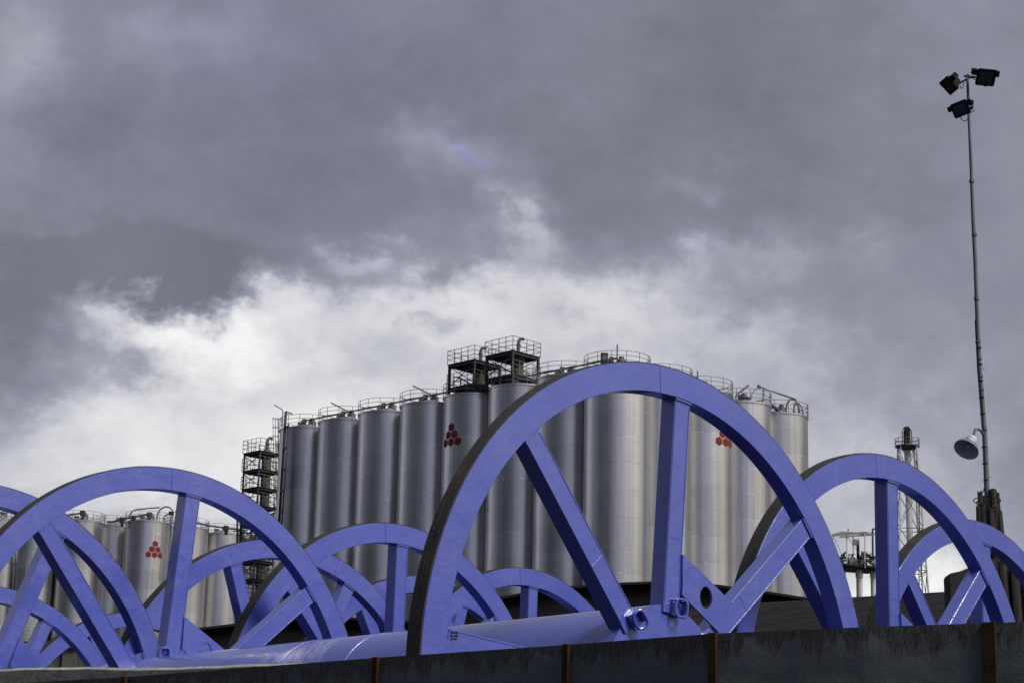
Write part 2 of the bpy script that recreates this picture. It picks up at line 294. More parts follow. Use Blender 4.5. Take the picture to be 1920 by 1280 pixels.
# ------------------------------------------------------------------ mesh helpers
class MB:
    def __init__(s): s.bm = bmesh.new(); s.sm = False
    def box(s, c, d, rot=None):
        r = bmesh.ops.create_cube(s.bm, size=1)['verts']
        mtx = Matrix.Translation(Vector(c)) @ (rot.to_4x4() if rot else Matrix()) @ Matrix.Diagonal((*d, 1))
        bmesh.ops.transform(s.bm, matrix=mtx, verts=r); return s
    def bar(s, a, b, w, h=None, upv=(0, 0, 1)):
        a = Vector(a); b = Vector(b); d = b - a; L = d.length
        if L < 1e-6: return s
        z = d.normalized(); u = Vector(upv)
        if abs(z.dot(u)) > 0.98: u = Vector((1, 0, 0))
        x = u.cross(z).normalized(); y = z.cross(x)
        s.box((a + b) / 2, (w, h or w, L), Matrix((x, y, z)).transposed()); return s
    def tube(s, pts, r, seg=8, caps=True):
        pts = [Vector(p) for p in pts]; rings = []; px = None
        for i, p in enumerate(pts):
            d = (pts[min(i + 1, len(pts) - 1)] - pts[max(i - 1, 0)]).normalized()
            if px is None:
                u = Vector((0, 0, 1)) if abs(d.z) < 0.9 else Vector((1, 0, 0)); px = u.cross(d).normalized()
            else: px = (px - d * px.dot(d)).normalized()
            py = d.cross(px); rr = r[i] if isinstance(r, (list, tuple)) else r
            rings.append([s.bm.verts.new(p + (px * math.cos(2 * math.pi * k / seg) + py * math.sin(2 * math.pi * k / seg)) * rr) for k in range(seg)])
        for a, b in zip(rings, rings[1:]):
            for k in range(seg):
                f = s.bm.faces.new((a[k], a[(k + 1) % seg], b[(k + 1) % seg], b[k])); f.smooth = seg > 6
        if caps:
            s.bm.faces.new(rings[0][::-1]); s.bm.faces.new(rings[-1])
        return s
    def lathe(s, prof, seg=48, c=(0, 0, 0), rot=None, smooth=True):
        c = Vector(c); rings = []
        for r, z in prof:
            ring = []
            for k in range(seg):
                a = 2 * math.pi * k / seg; v = Vector((r * math.cos(a), r * math.sin(a), z))
                if rot: v = rot @ v
                ring.append(s.bm.verts.new(c + v))
            rings.append(ring)
        for a, b in zip(rings, rings[1:]):
            for k in range(seg):
                f = s.bm.faces.new((a[k], a[(k + 1) % seg], b[(k + 1) % seg], b[k])); f.smooth = smooth
        if prof[0][0] > 1e-4: s.bm.faces.new(rings[0][::-1])
        if prof[-1][0] > 1e-4: s.bm.faces.new(rings[-1])
        return s
    def poly(s, pts): s.bm.faces.new([s.bm.verts.new(p) for p in pts]); return s
    def prism(s, pts, off):
        off = Vector(off); a = [s.bm.verts.new(Vector(p)) for p in pts]; b = [s.bm.verts.new(Vector(p) + off) for p in pts]
        s.bm.faces.new(a); s.bm.faces.new(b[::-1]); n = len(a)
        for i in range(n): s.bm.faces.new((a[i], b[i], b[(i + 1) % n], a[(i + 1) % n]))
        return s
    def build(s, name, m, parent=None, bevel=0, sharp=True, loc=None):
        bmesh.ops.remove_doubles(s.bm, verts=s.bm.verts, dist=1e-5)
        bmesh.ops.recalc_face_normals(s.bm, faces=s.bm.faces)
        if bevel:
            ed = [e for e in s.bm.edges if len(e.link_faces) == 2 and e.calc_face_angle(0) > R(40)]
            bmesh.ops.bevel(s.bm, geom=ed, offset=bevel, segments=1, affect='EDGES', clamp_overlap=True)
        if sharp:
            for e in s.bm.edges:
                if len(e.link_faces) == 2 and e.calc_face_angle(0) > R(32): e.smooth = False
        me = bpy.data.meshes.new(name); s.bm.to_mesh(me); s.bm.free(); me.materials.append(m)
        o = bpy.data.objects.new(name, me); col.objects.link(o)
        if parent: o.parent = parent
        if loc: o.location = loc
        return o
def tag(o, label=None, cat=None, group=None, kind=None):
    for k, v in (('label', label), ('category', cat), ('group', group), ('kind', kind)):
        if v: o[k] = v
    return o
def empty(name, loc=(0, 0, 0), rz=0, **kw):
    o = bpy.data.objects.new(name, None); col.objects.link(o); o.location = loc; o.rotation_euler.z = rz; o.empty_display_size = 0.3
    return tag(o, **kw)
def link_copy(o, parent):
    c = o.copy(); col.objects.link(c); c.parent = parent; return c
def kids(o): return [x for x in bpy.data.objects if x.parent == o]
def copy_tree(o, parent=None):
    ch = kids(o); c = link_copy(o, parent)
    for x in ch: copy_tree(x, c)
    return c

# ------------------------------------------------------------------ setting: water and quay ground
WZ, GZ = -3.3, -2.0
b = MB(); b.poly([(-3000, -600, WZ), (3000, -600, WZ), (3000, 6000, WZ), (-3000, 6000, WZ)]); tag(b.build('water', M['water']), kind='structure')
b = MB(); b.prism([(-3000, 84, GZ), (40, 70, GZ), (400, 46, GZ), (3000, 46, GZ), (3000, 6000, GZ), (-3000, 6000, GZ)], (0, 0, -3))
tag(b.build('ground', M['ground']), kind='structure')

# ------------------------------------------------------------------ barge
EDGE = [(9.6, 15.2), (6.4, 16.35), (4.26, 17.23), (3.04, 17.81), (1.83, 18.5), (0.58, 19.62), (-1.28, 21.13), (-4.24, 23.76), (-5.98, 25.06), (-14.0, 31.4), (-36.0, 50.0)]
EZ = 2.2
barge = empty('barge', (-2, 30, WZ), label='dark blue-grey barge side with rust streaks in front of the blue reels', cat='barge')
BO = Vector((-2, 30, WZ))
def rel(p): return Vector(p) - BO
def inward(i):
    a = Vector(EDGE[max(i - 1, 0)]); c = Vector(EDGE[min(i + 1, len(EDGE) - 1)]); d = (c - a).normalized()
    return Vector((d.y, -d.x)) if Vector((d.y, -d.x)).y > 0 else Vector((-d.y, d.x))
b = MB(); ins = []
for i, e in enumerate(EDGE): ins.append(Vector(e) + inward(i) * 0.06)
nE = len(EDGE); vt = b.bm.verts.new
o1 = [vt(rel((e[0], e[1], EZ))) for e in EDGE]; o0 = [vt(rel((e[0], e[1], WZ - 0.8))) for e in EDGE]
i1 = [vt(rel((e.x, e.y, EZ))) for e in ins]; i0 = [vt(rel((e.x, e.y, WZ - 0.8))) for e in ins]
for k in range(nE - 1):
    for a, c in ((o0, o1), (o1, i1), (i1, i0)): b.bm.faces.new((a[k], a[k + 1], c[k + 1], c[k]))
for k in (0, nE - 1): b.bm.faces.new((o0[k], o1[k], i1[k], i0[k]))
b.build('hull_side', M['wall'], barge)
def on_edge(px, py):
    p = at_z(px, py, EZ); best = None
    for i in range(nE - 1):
        a = Vector(EDGE[i]); c = Vector(EDGE[i + 1]); d = c - a
        # ray in plan meets the edge
        den = p.x * d.y - p.y * d.x
        if abs(den) < 1e-9: continue
        t = (a.x * d.y - a.y * d.x) / den; s = (p.x * t - a.x) / d.x if abs(d.x) > abs(d.y) else (p.y * t - a.y) / d.y
        if -0.001 <= s <= 1.001 and t > 0: best = (Vector((p.x * t, p.y * t)), d.normalized())
    return best
for px, py, wpx in ((708, 1232, 14), (1065, 1208, 14), (1338, 1187, 17), (1855, 1167, 24), (236, 1268, 12)):
    q, d = on_edge(px, py); w = wpx * q.length / F_PX / 0.98
    nrm = Vector((d.y, -d.x)); nrm = -nrm if nrm.y > 0 else nrm
    b = MB(); rot = Matrix(((d.x, nrm.x, 0), (d.y, nrm.y, 0), (0, 0, 1)))
    b.box(rel((q.x + nrm.x * 0.02, q.y + nrm.y * 0.02, (EZ + 0.003 + WZ) / 2)), (w * 0.95, 0.05, EZ + 0.003 - WZ), rot)
    b.build('stiffener_post', M['rust'], barge, 0.004)
# deck and far sides
b = MB(); far = [(-8, 76), (26, 44)]
b.prism([rel((e.x, e.y, -1.76)) for e in ins] + [rel((-8, 76, -1.76)), rel((34, 44, -1.76))], (0, 0, -2.2)); b.build('deck', M['deck'], barge)

# pale timber beam lying on the near edge at the left
p0 = at(640, 1241, 21.9); p1 = at(0, 1252.5, 25.6); d = (p1 - p0); p2 = p1 + d * 1.2
bo = empty('timber_beam', (p0.x, p0.y, p0.z - 0.4), label='pale weathered timber beam lying along the barge edge at lower left', cat='beam')
b = MB(); dxy = Vector((d.x, d.y, 0)).normalized(); nn = Vector((-dxy.y, dxy.x, 0)); nn = nn if nn.y > 0 else -nn
NS = 40; rows = []
for i in range(NS + 1):
    t = i / NS; p = p0.lerp(p2, t); wob = 0.012 * math.sin(t * 21) + random.uniform(-0.006, 0.006) - 0.004
    th = 0.30; rows.append([b.bm.verts.new(v) for v in ((p.x, p.y, p.z - 0.6), (p.x, p.y, p.z - 0.03 + wob), (p.x + nn.x * 0.04, p.y + nn.y * 0.04, p.z + wob), (p.x + nn.x * th, p.y + nn.y * th, p.z + wob), (p.x + nn.x * th, p.y + nn.y * th, p.z - 0.6))])
for a, c in zip(rows, rows[1:]):
    for k in range(5): b.bm.faces.new((a[k], a[(k + 1) % 5], c[(k + 1) % 5], c[k]))
b.bm.faces.new(rows[0]); b.bm.faces.new(rows[-1][::-1])
for v in b.bm.verts: v.co -= bo.location
b.build('beam_timber', M['beam'], bo)

# ------------------------------------------------------------------ cable reels: two spoked flanges on a drum
RO, RI, RD, LEN, FW_ = 4.0, 3.654, 1.06, 10.292, 0.23
def ring_mesh(ro, ri, y0, y1, seg=160):
    b = MB(); P = [[], [], [], []]
    for k in range(seg):
        a = 2 * math.pi * k / seg; s, c = math.sin(a), math.cos(a)
        for j, (r, y) in enumerate(((ro, y0), (ro, y1), (ri, y1), (ri, y0))): P[j].append(b.bm.verts.new((r * s, y, r * c)))
    for k in range(seg):
        k2 = (k + 1) % seg
        for j in range(4):
            f = b.bm.faces.new((P[j][k], P[j][k2], P[(j + 1) % 4][k2], P[(j + 1) % 4][k])); f.smooth = True
    return b
b = ring_mesh(RO, RI, 0, FW_)
for k in range(4):   # weld beads where the rim segments join
    a = R(-7 + 90 * k); dv = Vector((math.sin(a), 0, math.cos(a)))
    b.bar(dv * (RI + 0.004) + Vector((0, -0.002, 0)), dv * (RO - 0.004) + Vector((0, -0.002, 0)), 0.014, 0.010, (0, 1, 0))
rim0 = b.build('rim', M['blue'], None, 0.006)
b = ring_mesh(RO + 0.016, RO - 0.001, 0.012, FW_ - 0.004)
for k in range(90):   # worn patches and lips on the bare tread
    a = R(random.uniform(0, 360)); y = random.uniform(0.04, FW_ - 0.05)
    dv = Vector((math.sin(a), 0, math.cos(a))); tv = Vector((math.cos(a), 0, -math.sin(a)))
    b.box(dv * (RO + 0.016) + Vector((0, y, 0)), (random.uniform(0.05, 0.3), 0.02, 0.012), Matrix((tv, Vector((0, 1, 0)), dv)).transposed())
tread0 = b.build('tread', M['tread'])
b = MB(); b.box((0, 0.145, (RD - 0.1 + RI + 0.02) / 2), (0.285, 0.23, RI + 0.02 - RD + 0.1))
spoke0 = b.build('spoke', M['blue'], None, 0.008)
b = MB()    # weld seams round the spoke ends and an edge strip
b.box((-0.128, 0.028, 2.35), (0.012, 0.008, 2.5)); b.box((0.128, 0.028, 2.35), (0.012, 0.008, 2.5)); b.box((0, 0.024, RI - 0.014), (0.30, 0.03, 0.026)); b.box((-0.149, 0.13, RI - 0.014), (0.024, 0.19, 0.026)); b.box((0.149, 0.13, RI - 0.014), (0.024, 0.19, 0.026)); b.box((0, 0.0285, 1.9), (0.262, 0.004, 0.012))
weld0 = b.build('weld_seam', M['blue'])
b = MB(); NP = 96
pr = [(RD - 0.05, 0.06), (RD, 0.07), (RD, LEN + 0.1)]
b2 = MB(); rings = []
yy = [0.06, 0.3, 1.0, 2.0, 3.0, 4.0, 4.995, 5.0, 5.015, 5.02, 6.2, 6.46, 6.465, 6.48, 6.485, 7.5, 8.5, 9.5, LEN + 0.12]
for y in yy:
    rr = RD + (0.007 if y in (5.0, 5.015, 6.465, 6.48) else 0)
    rings.append([b2.bm.verts.new((rr * math.sin(2 * math.pi * k / NP), y, rr * math.cos(2 * math.pi * k / NP))) for k in range(NP)])
for a, c in zip(rings, rings[1:]):
    for k in range(NP): f = b2.bm.faces.new((a[k], a[(k + 1) % NP], c[(k + 1) % NP], c[k])); f.smooth = True
b2.bm.faces.new(rings[0]); b2.bm.faces.new(rings[-1][::-1])
drum0 = b2.build('drum', M['drum'])
# stiffening plate with an oval hole
G = [(0.272, 1.70), (1.285, 1.16), (0.935, 0.815), (0.245, 1.205)]
b = MB(); hx, hz, rx, rz = 0.692, 1.218, 0.118, 0.140
def seg_pt(t):
    n = 4; i = int(t) % 4; f_ = t - int(t); a = Vector(G[i]); c = Vector(G[(i + 1) % 4]); return a.lerp(c, f_)
outer, inner = [], []
for k in range(48):
    p = seg_pt(k * 4 / 48); outer.append(p)
    a = math.atan2(p.x - hx, p.y - hz); inner.append(Vector((hx + rx * math.sin(a), hz + rz * math.cos(a))))
lay = []
for y in (-0.002, 0.026):
    lay.append(([b.bm.verts.new((p.x, y, p.y)) for p in outer], [b.bm.verts.new((p.x, y, p.y)) for p in inner]))
for k in range(48):
    k2 = (k + 1) % 48
    b.bm.faces.new((lay[0][0][k], lay[0][0][k2], lay[0][1][k2], lay[0][1][k])); b.bm.faces.new((lay[1][0][k], lay[1][1][k], lay[1][1][k2], lay[1][0][k2]))
    b.bm.faces.new((lay[0][0][k], lay[1][0][k], lay[1][0][k2], lay[0][0][k2])); b.bm.faces.new((lay[0][1][k], lay[0][1][k2], lay[1][1][k2], lay[1][1][k]))
b.box((0.262, 0.035, 1.45), (0.02, 0.075, 0.49)); plate0 = b.build('gusset_plate', M['blue'])
# lifting lug: backing plate, two ears and a rounded ring
b = MB(); b.box((0, -0.002, 0), (0.19, 0.04, 0.21)); b.box((0.085, -0.045, 0.0), (0.030, 0.08, 0.18)); b.box((-0.085, -0.03, 0.0), (0.025, 0.05, 0.11))
b.box((0, -0.03, 0.092), (0.14, 0.04, 0.025))
lug0 = b.build('lifting_lug', M['blue'], None, 0.006)
b = MB(); pts = []
for k in range(33):
    a = 2 * math.pi * k / 32; ca, sa = math.cos(a), math.sin(a); pw = 0.6
    pts.append((0.072 * math.copysign(abs(ca) ** pw, ca) - 0.005, -0.085 - 0.03 * ca, 0.108 * math.copysign(abs(sa) ** pw, sa) - 0.01))
b.tube(pts, 0.018, 10, False); ring0 = b.build('lug_ring', M['blue'])
PROTO = [rim0, tread0, spoke0, weld0, drum0, plate0, lug0, ring0]

REELS = [ # hub x, y, z, azimuth, front spoke turn, back spoke turn, label
    (1.963, 25.244, 2.279, 44.28, 4.5, 5.0, 'largest and nearest blue cable reel, its scuffed drum running left behind the barge edge'),
    (5.661, 30.405, 2.269, 47.40, 0.8, 1.0, 'blue cable reel just right of and behind the largest one, with a brown tread'),
    (8.288, 36.24, 2.349, 49.07, 3.5, 1.5, 'blue cable reel at the far right edge, in front of the tarred pile cluster'),
    (-4.105, 39.404, 2.255, 45.32, 24.6, 23.8, 'second-row blue cable reel with rim showing through the left wheel, below the stair tower'),
    (-1.612, 44.251, 2.32, 44.82, 16.0, 22.0, 'smallest looking blue cable reel, mostly hidden behind the left rim of the largest one'),
    (-8.62, 34.497, 2.32, 46.63, 22.5, 22.5, 'blue cable reel cut off by the left edge of the photo'),
]
first = True
for (x, y, z, az, t0, t1, lab) in REELS:
    root = empty('cable_reel', (x, y, z - RO - 0.02), R(az), label=lab, cat='cable reel', group='blue cable reels on the barge')
    up = Vector((0, 0, RO + 0.02))
    def put(proto, yoff, rot, parent=root, base=True):
        c = link_copy(proto, parent); c.location = (up if base else Vector()) + Vector((0, yoff, 0)); c.rotation_euler = (0, rot, 0); return c
    put(drum0, 0, 0)
    for yo, tt in ((0, t0), (LEN, t1)):
        rm = put(rim0, yo, R(tt)); put(tread0, 0, 0, rm, False)
        for k in range(8):
            sp_ = put(spoke0, yo, R(tt + 45 * k)); put(weld0, 0, 0, sp_, False)
        put(plate0, yo, R(tt - 4.5))
    if first or az == 44.28:
        for (yo, lx, lz, ang) in ((0, -0.600, 0.824, -40.5), (0, 0.155, 1.035, 4.5), (LEN, -0.11, 1.09, 5.0)):
            lg = put(lug0, yo + 0.012, R(ang)); lg.location = up + Vector((lx, yo + 0.012, lz)); put(ring0, 0, 0, lg, False)
    if first:   # hand-written mark 11L with an arrow on the spoke lying to the left
        b = MB(); Y = 0.0225
        def T(u, v): return Vector((-3.545 + v, Y, 0.395 - u))     # text x runs down, text up runs right
        def st(u0, v0, u1, v1, w=0.010): b.bar(T(u0, v0), T(u1, v1), w, 0.003, (0, 1, 0))
        for u in (0.012, 0.046):
            st(u, 0.0, u, 0.095); st(u - 0.014, 0.0, u + 0.014, 0.0); st(u, 0.10, u - 0.017, 0.075)
        st(0.076, 0.0, 0.076, 0.095); st(0.076, 0.0, 0.104, 0.0)
        st(0.092, -0.048, -0.012, -0.048, 0.008); st(-0.012, -0.048, 0.006, -0.034); st(-0.012, -0.048, 0.006, -0.062)
        mk = b.build('marking', M['ink'], root, loc=up); mk['label'] = 'hand-written 11L and arrow in dark ink'
    first = False
for p in PROTO: bpy.data.objects.remove(p)

# ------------------------------------------------------------------ silos
SD, SZ = 4.68, 36.0
SH = SZ - GZ
def make_silo():
    root = empty('steel_silo', (0, 0, GZ), label='x', cat='silo', group='x')
    r = SD / 2; b = MB()
    b.lathe([(r, 0), (r, SH - 0.12), (r + 0.07, SH - 0.12), (r + 0.07, SH), (r - 0.02, SH + 0.01), (0.5, SH + 0.5), (0.5, SH + 0.55), (0.0, SH + 0.56)], 96)
    b.build('shell', M['steel'], root)
    b = MB(); n = 14; rr = r + 0.05
    for k in range(n):
        a = 2 * math.pi * k / n; p = Vector((rr * math.cos(a), rr * math.sin(a), SH - 0.1)); b.tube([p, p + Vector((0, 0, 1.08))], 0.024, 6)
    for h in (0.30, 0.64, 0.97):
        b.tube([(rr * math.cos(2 * math.pi * k / 48), rr * math.sin(2 * math.pi * k / 48), SH + h) for k in range(49)], 0.02, 6, False)
    for k in range(5):      # bracing of the gate between neighbouring silos
        a0, a1 = R(-20 + 5 * k), R(-15 + 5 * k); h0, h1 = (0.0, 0.95) if k % 2 else (0.95, 0.0)
        b.tube([(rr * math.cos(a0), rr * math.sin(a0), SH + h0), (rr * math.cos(a1), rr * math.sin(a1), SH + h1)], 0.022, 6)
    b.build('railing', M['rail'], root)
    b = MB(); b.lathe([(0.34, SH + 0.4), (0.34, SH + 0.85), (0.2, SH + 0.95), (0.2, SH + 1.1), (0, SH + 1.12)], 16, (0.3, 0, 0)); b.build('roof_vent', M['galv'], root)
    b = MB(); b.box((-0.7, 0.5, SH + 0.6), (0.5, 0.4, 0.5)); b.build('roof_hatch', M['galv'], root, 0.02)
    return root
silo0 = make_silo()
def emblem(root, phi_deg, ztop, s=1.0):
    """six hexagons stacked 1-2-3, wrapped on the shell; phi measured from the side facing the viewer, positive to the right"""
    b = MB(); r = SD / 2 + 0.012; hr = 0.345 * s
    c = root.location; base = math.atan2(-c.y, -c.x)
    for row in range(3):
        for j in range(row + 1):
            u0 = (j - row / 2) * 0.665 * s; z0 = ztop - row * 0.575 * s
            def P(u, z, rad): a = base + R(phi_deg) + u / r; return (rad * math.cos(a), rad * math.sin(a), z)
            cen = (u0, z0); pts = [(u0 + hr * math.sin(R(60 * k)), z0 + hr * math.cos(R(60 * k))) for k in range(6)]
            for k in range(6):
                a_, c_ = pts[k], pts[(k + 1) % 6]
                b.poly([P(*cen, r), P(*a_, r), P(*c_, r)])
                b.poly([P(*a_, r), P(*a_, r - 0.03), P(*c_, r - 0.03), P(*c_, r)])
    o = b.build('emblem', M['red'], root); o['label'] = 'six red hexagons stacked in a triangle'
    return o
S8 = Vector((7.61, 146.15, GZ)); DL = Vector((-3.468, 3.30, 0)); DR = Vector((3.345, 3.57, 0))
GRP = 'steel silos of the tall near block'
LEFT = ['nearest tall steel silo at the block corner, with a fan cabinet on top',
        'tall steel silo next left of the corner silo, behind the largest rim',
        'tall steel silo under the right-hand and taller of the two dark cyclone platforms',
        'tall steel silo with red hexagon emblem under the left-hand dark cyclone platform',
        'tall plain steel silo just left of the one with the red emblem and platform',
        'tall plain steel silo, third from the left end of the near block',
        'tall plain steel silo, second from the left end of the near block',
        'leftmost tall steel silo of the near block, with dark pipes down its left side']
SIL = []
for k in range(8):
    s = copy_tree(silo0) if k else silo0; s.location = S8 + DL * k; s['label'] = LEFT[k]; s['group'] = GRP; SIL.append(s)
RIGHT = ['steel silo just right of the nearest corner silo, behind the vertical spoke',
         'steel silo with the partly hidden red emblem seen through the largest wheel',
         "second steel silo from the near block's right end, inclined arm on top",
         'rightmost tall steel silo of the near block, with hoop pipes on its top']
for k in range(1, 5):
    s = copy_tree(silo0); s.location = S8 + DR * k; s['label'] = RIGHT[k - 1]; s['group'] = GRP; SIL.append(s)
for i, s in enumerate(SIL): s.rotation_euler.z = 0
def zrow(px, py, s): d = ray(px, py); return d.z / math.hypot(d.x, d.y) * (math.hypot(s.location.x, s.location.y) - SD / 2) - GZ
emblem(SIL[3], -46, zrow(846, 797, SIL[3]))
emblem(SIL[9], 51, zrow(1366, 796, SIL[9]))

# far block on the left
FAR = [(278, 974.7, 'far steel silo at left with red hexagon emblem and hoop pipes on top'), (154, 974, 'far steel silo left of the emblem one, seen under the left rim'),
       (216, 983, 'far recessed dark steel silo between the emblem silo and its lit left neighbour'), (350, 986, 'far steel silo right of the emblem silo, half behind a spoke'),
       (417, 998, 'far steel silo in the gap right of the left vertical spoke'), (487, 1009, 'far steel silo lowest in view, just left of the dark stair tower'),
       (70, 972, 'far steel silo at left with a pale caged ladder beside it'), (2, 971, 'far steel silo cut by the left edge of the photo')]
FS = []
for px, py, lab in FAR:
    s = copy_tree(silo0); p = at_z(px, py, SZ); d = Vector((p.x, p.y, 0)).normalized() * (SD / 2)
    s.location = (p.x + d.x, p.y + d.y, GZ); s['label'] = lab; s['group'] = 'steel silos of the far left block'; FS.append(s)
emblem(FS[0], 22, zrow(299, 1019, FS[0]))

def ztop(h): return SZ + h
# conveying pipe along the left row, with an inlet box over every silo
cp = empty('conveying_pipe', (SIL[1].location.x, SIL[1].location.y, SZ), label='thin dark conveying pipe running over the tops of the left silo row', cat='pipe')
b = MB(); off = cp.location; pts = []
for k in range(8, -1, -1):
    kk = max(min(k, 7.2), -0.1); c = S8 + DL * kk; pts.append(Vector((c.x, c.y, SZ + 1.0)) - off)
b.tube(pts, 0.075, 8)
b.build('pipe_run', M['galv'], cp)
for k in range(8):
    c = S8 + DL * (k + 0.12); b = MB(); q = Vector((c.x, c.y, SZ)) - off
    b.box(q + Vector((0, 0, 0.98)), (0.34, 0.34, 0.34)); b.tube([q + Vector((0, 0, 0.45)), q + Vector((0, 0, 0.8))], 0.15, 10); b.build('inlet_box', M['galv'], cp)
    if k in (3, 4, 6, 2):
        b = MB(); b.bar(q + Vector((0.5, -0.5, 1.0)), q + Vector((-1.0, -0.4, 1.75)), 0.07, 0.10); b.build('inclined_arm', M['rail'], cp)
cp2 = empty('conveying_pipe', (SIL[9].location.x, SIL[9].location.y, SZ), label='straight thin pipe sloping over the two rightmost silos with hoop bends', cat='pipe')
off = cp2.location; b = MB()
P1, P2 = at(1423, 725, 157.5), at(1492, 749, 160.5)
b.tube([P1 - off, P2 - off], 0.07, 8); b.tube([P1 - off + Vector((-0.12, 0, 0.02)), P1 - off + Vector((0.1, 0, 0))], 0.16, 8); b.build('pipe_run', M['galv'], cp2)
def hoop(par, off, pa, pb, top, r, m):
    b = MB(); n = 16; A = pa - off; B2 = pb - off; pts = []
    for i in range(n + 1):
        t = i / n; a = math.pi * t; p = A.lerp(B2, (1 - math.cos(a)) / 2); zz = math.sin(a) ** 0.8 if 0 < t < 1 else 0
        p = Vector((p.x, p.y, A.z + (B2.z - A.z) * t + top * zz)); pts.append(p)
    b.tube(pts, r, 8); return b.build('hoop_bend', m, par)
hoop(cp2, off, at(1474, 772, 161), at(1498, 774, 161.2), 1.05, 0.07, M['galv'])
hoop(cp2, off, at(1488, 774, 160.5), at(1505, 776, 160.5), 0.8, 0.06, M['galv'])
hoop(cp2, off, at(1409, 747, 157), at(1424, 726, 157.4), 0.25, 0.04, M['rail'])
b = MB(); q = at(1432, 752, 156.5) - off; q2 = at(1432, 728, 157.6) - off; b.bar(q, q2, 0.10); q = at(1489, 774, 160) - off; q2 = at(1489, 755, 160.2) - off; b.bar(q, q2, 0.1); b.build('support_post', M['galv'], cp2)
b = MB(); b.bar(at(1380, 741, 156) - off, at(1404, 722, 156) - off, 0.09, 0.14); b.bar(at(1378, 756, 156) - off, at(1380, 740, 156) - off, 0.08); b.build('inclined_arm', M['rail'], cp2)
b = MB(); b.tube([at(1388, 744, 156.3) - off, at(1408, 748, 156.3) - off], 0.1, 8); b.box(at(1388, 745, 156.3) - off, (0.35, 0.3, 0.35)); b.tube([at(1445, 760, 159) - off, at(1456, 766, 159) - off, at(1460, 772, 159) - off], 0.16, 8); b.build('valve', M['dark'], cp2)
# box and rod on the corner silo, rods elsewhere
cb = empty('control_cabinet', at(1133, 674, 145.2), label='small dark fan cabinet on the top railing of the nearest corner silo', cat='cabinet')
b = MB(); b.box((0, 0, 0.1), (0.52, 0.35, 0.75)); b.build('cabinet_box', M['dark'], cb, 0.02); b = MB(); b.lathe([(0.16, -0.02), (0.19, 0.03), (0.19, 0.05)], 20, (0, -0.2, 0.12), Matrix.Rotation(R(90), 3, 'X')); b.build('fan_ring', M['rail'], cb)
for px0, py0, px1, py1, y, lab in ((1157, 678, 1159, 646, 146, 'thin upright rod on top of the nearest corner silo'), (1308, 716, 1310, 696, 152, 'thin upright rod standing behind the right shoulder of the largest rim')):
    p = at(px0, py0, y); q = at(px1, py1, y); b = MB(); b.tube([(0, 0, -0.6), (0, 0, (q - p).length)], 0.045, 8); b.lathe([(0.09, -0.6), (0.09, -0.3), (0.045, -0.2)], 10)
    o = b.build('rod', M['dark']); o.location = p; tag(o, lab, 'rod')
# hoops on the far emblem silo
hp = empty('hoop_pipe', (FS[0].location.x, FS[0].location.y, SZ), label='thin looping pipes above the far emblem silo with a white downpipe', cat='pipe')
off = hp.location; YF = FS[0].location.y - 1.5
b = MB(); b.tube([at(241, 972, YF) - off, at(244, 963, YF) - off, at(250, 957, YF) - off, at(255, 955, YF) - off, at(285, 952, YF) - off, at(300, 951, YF) - off], 0.07, 8); b.build('pipe_run', M['galv'], hp)
hoop(hp, off, at(294, 973, YF), at(324, 966, YF), 1.1, 0.08, M['galv']); hoop(hp, off, at(306, 976, YF), at(324, 970, YF), 0.55, 0.07, M['galv'])
b = MB(); b.tube([at(324, 966, YF) - off, at(323, 985, YF) - off, at(314, 1085, YF) - off], 0.10, 10); b.build('downpipe', M['whited'], hp)
b = MB(); b.box(at(321, 962, YF) - off, (0.5, 0.4, 0.35)); b.bar(at(324, 961, YF) - off, at(338, 954, YF) - off, 0.07); b.build('valve', M['dark'], hp)
cpf = empty('conveying_pipe', (FS[2].location.x, FS[2].location.y, SZ), label='thin grey conveying pipe along the tops of the far left silos', cat='pipe')
off = cpf.location
for a in (((120, 967), (155, 961), (157, 968)), ((205, 979), (228, 973), (262, 966), (282, 964)), ((325, 980), (350, 975), (392, 985), (428, 990), (455, 993)), ((-10, 962), (14, 960))):
    MB().tube([at(u, v, YF) - off for u, v in a], 0.10, 8).build('pipe_run', M['galv'], cpf)
for u, v in ((155, 962), (229, 974), (280, 965), (424, 990), (250, 971)):
    b = MB(); b.box(at(u, v, YF) - off, (0.5, 0.4, 0.5)); b.tube([at(u, v, YF) - off, at(u, v + 12, YF) - off], 0.16, 8); b.build('valve', M['dark'], cpf)

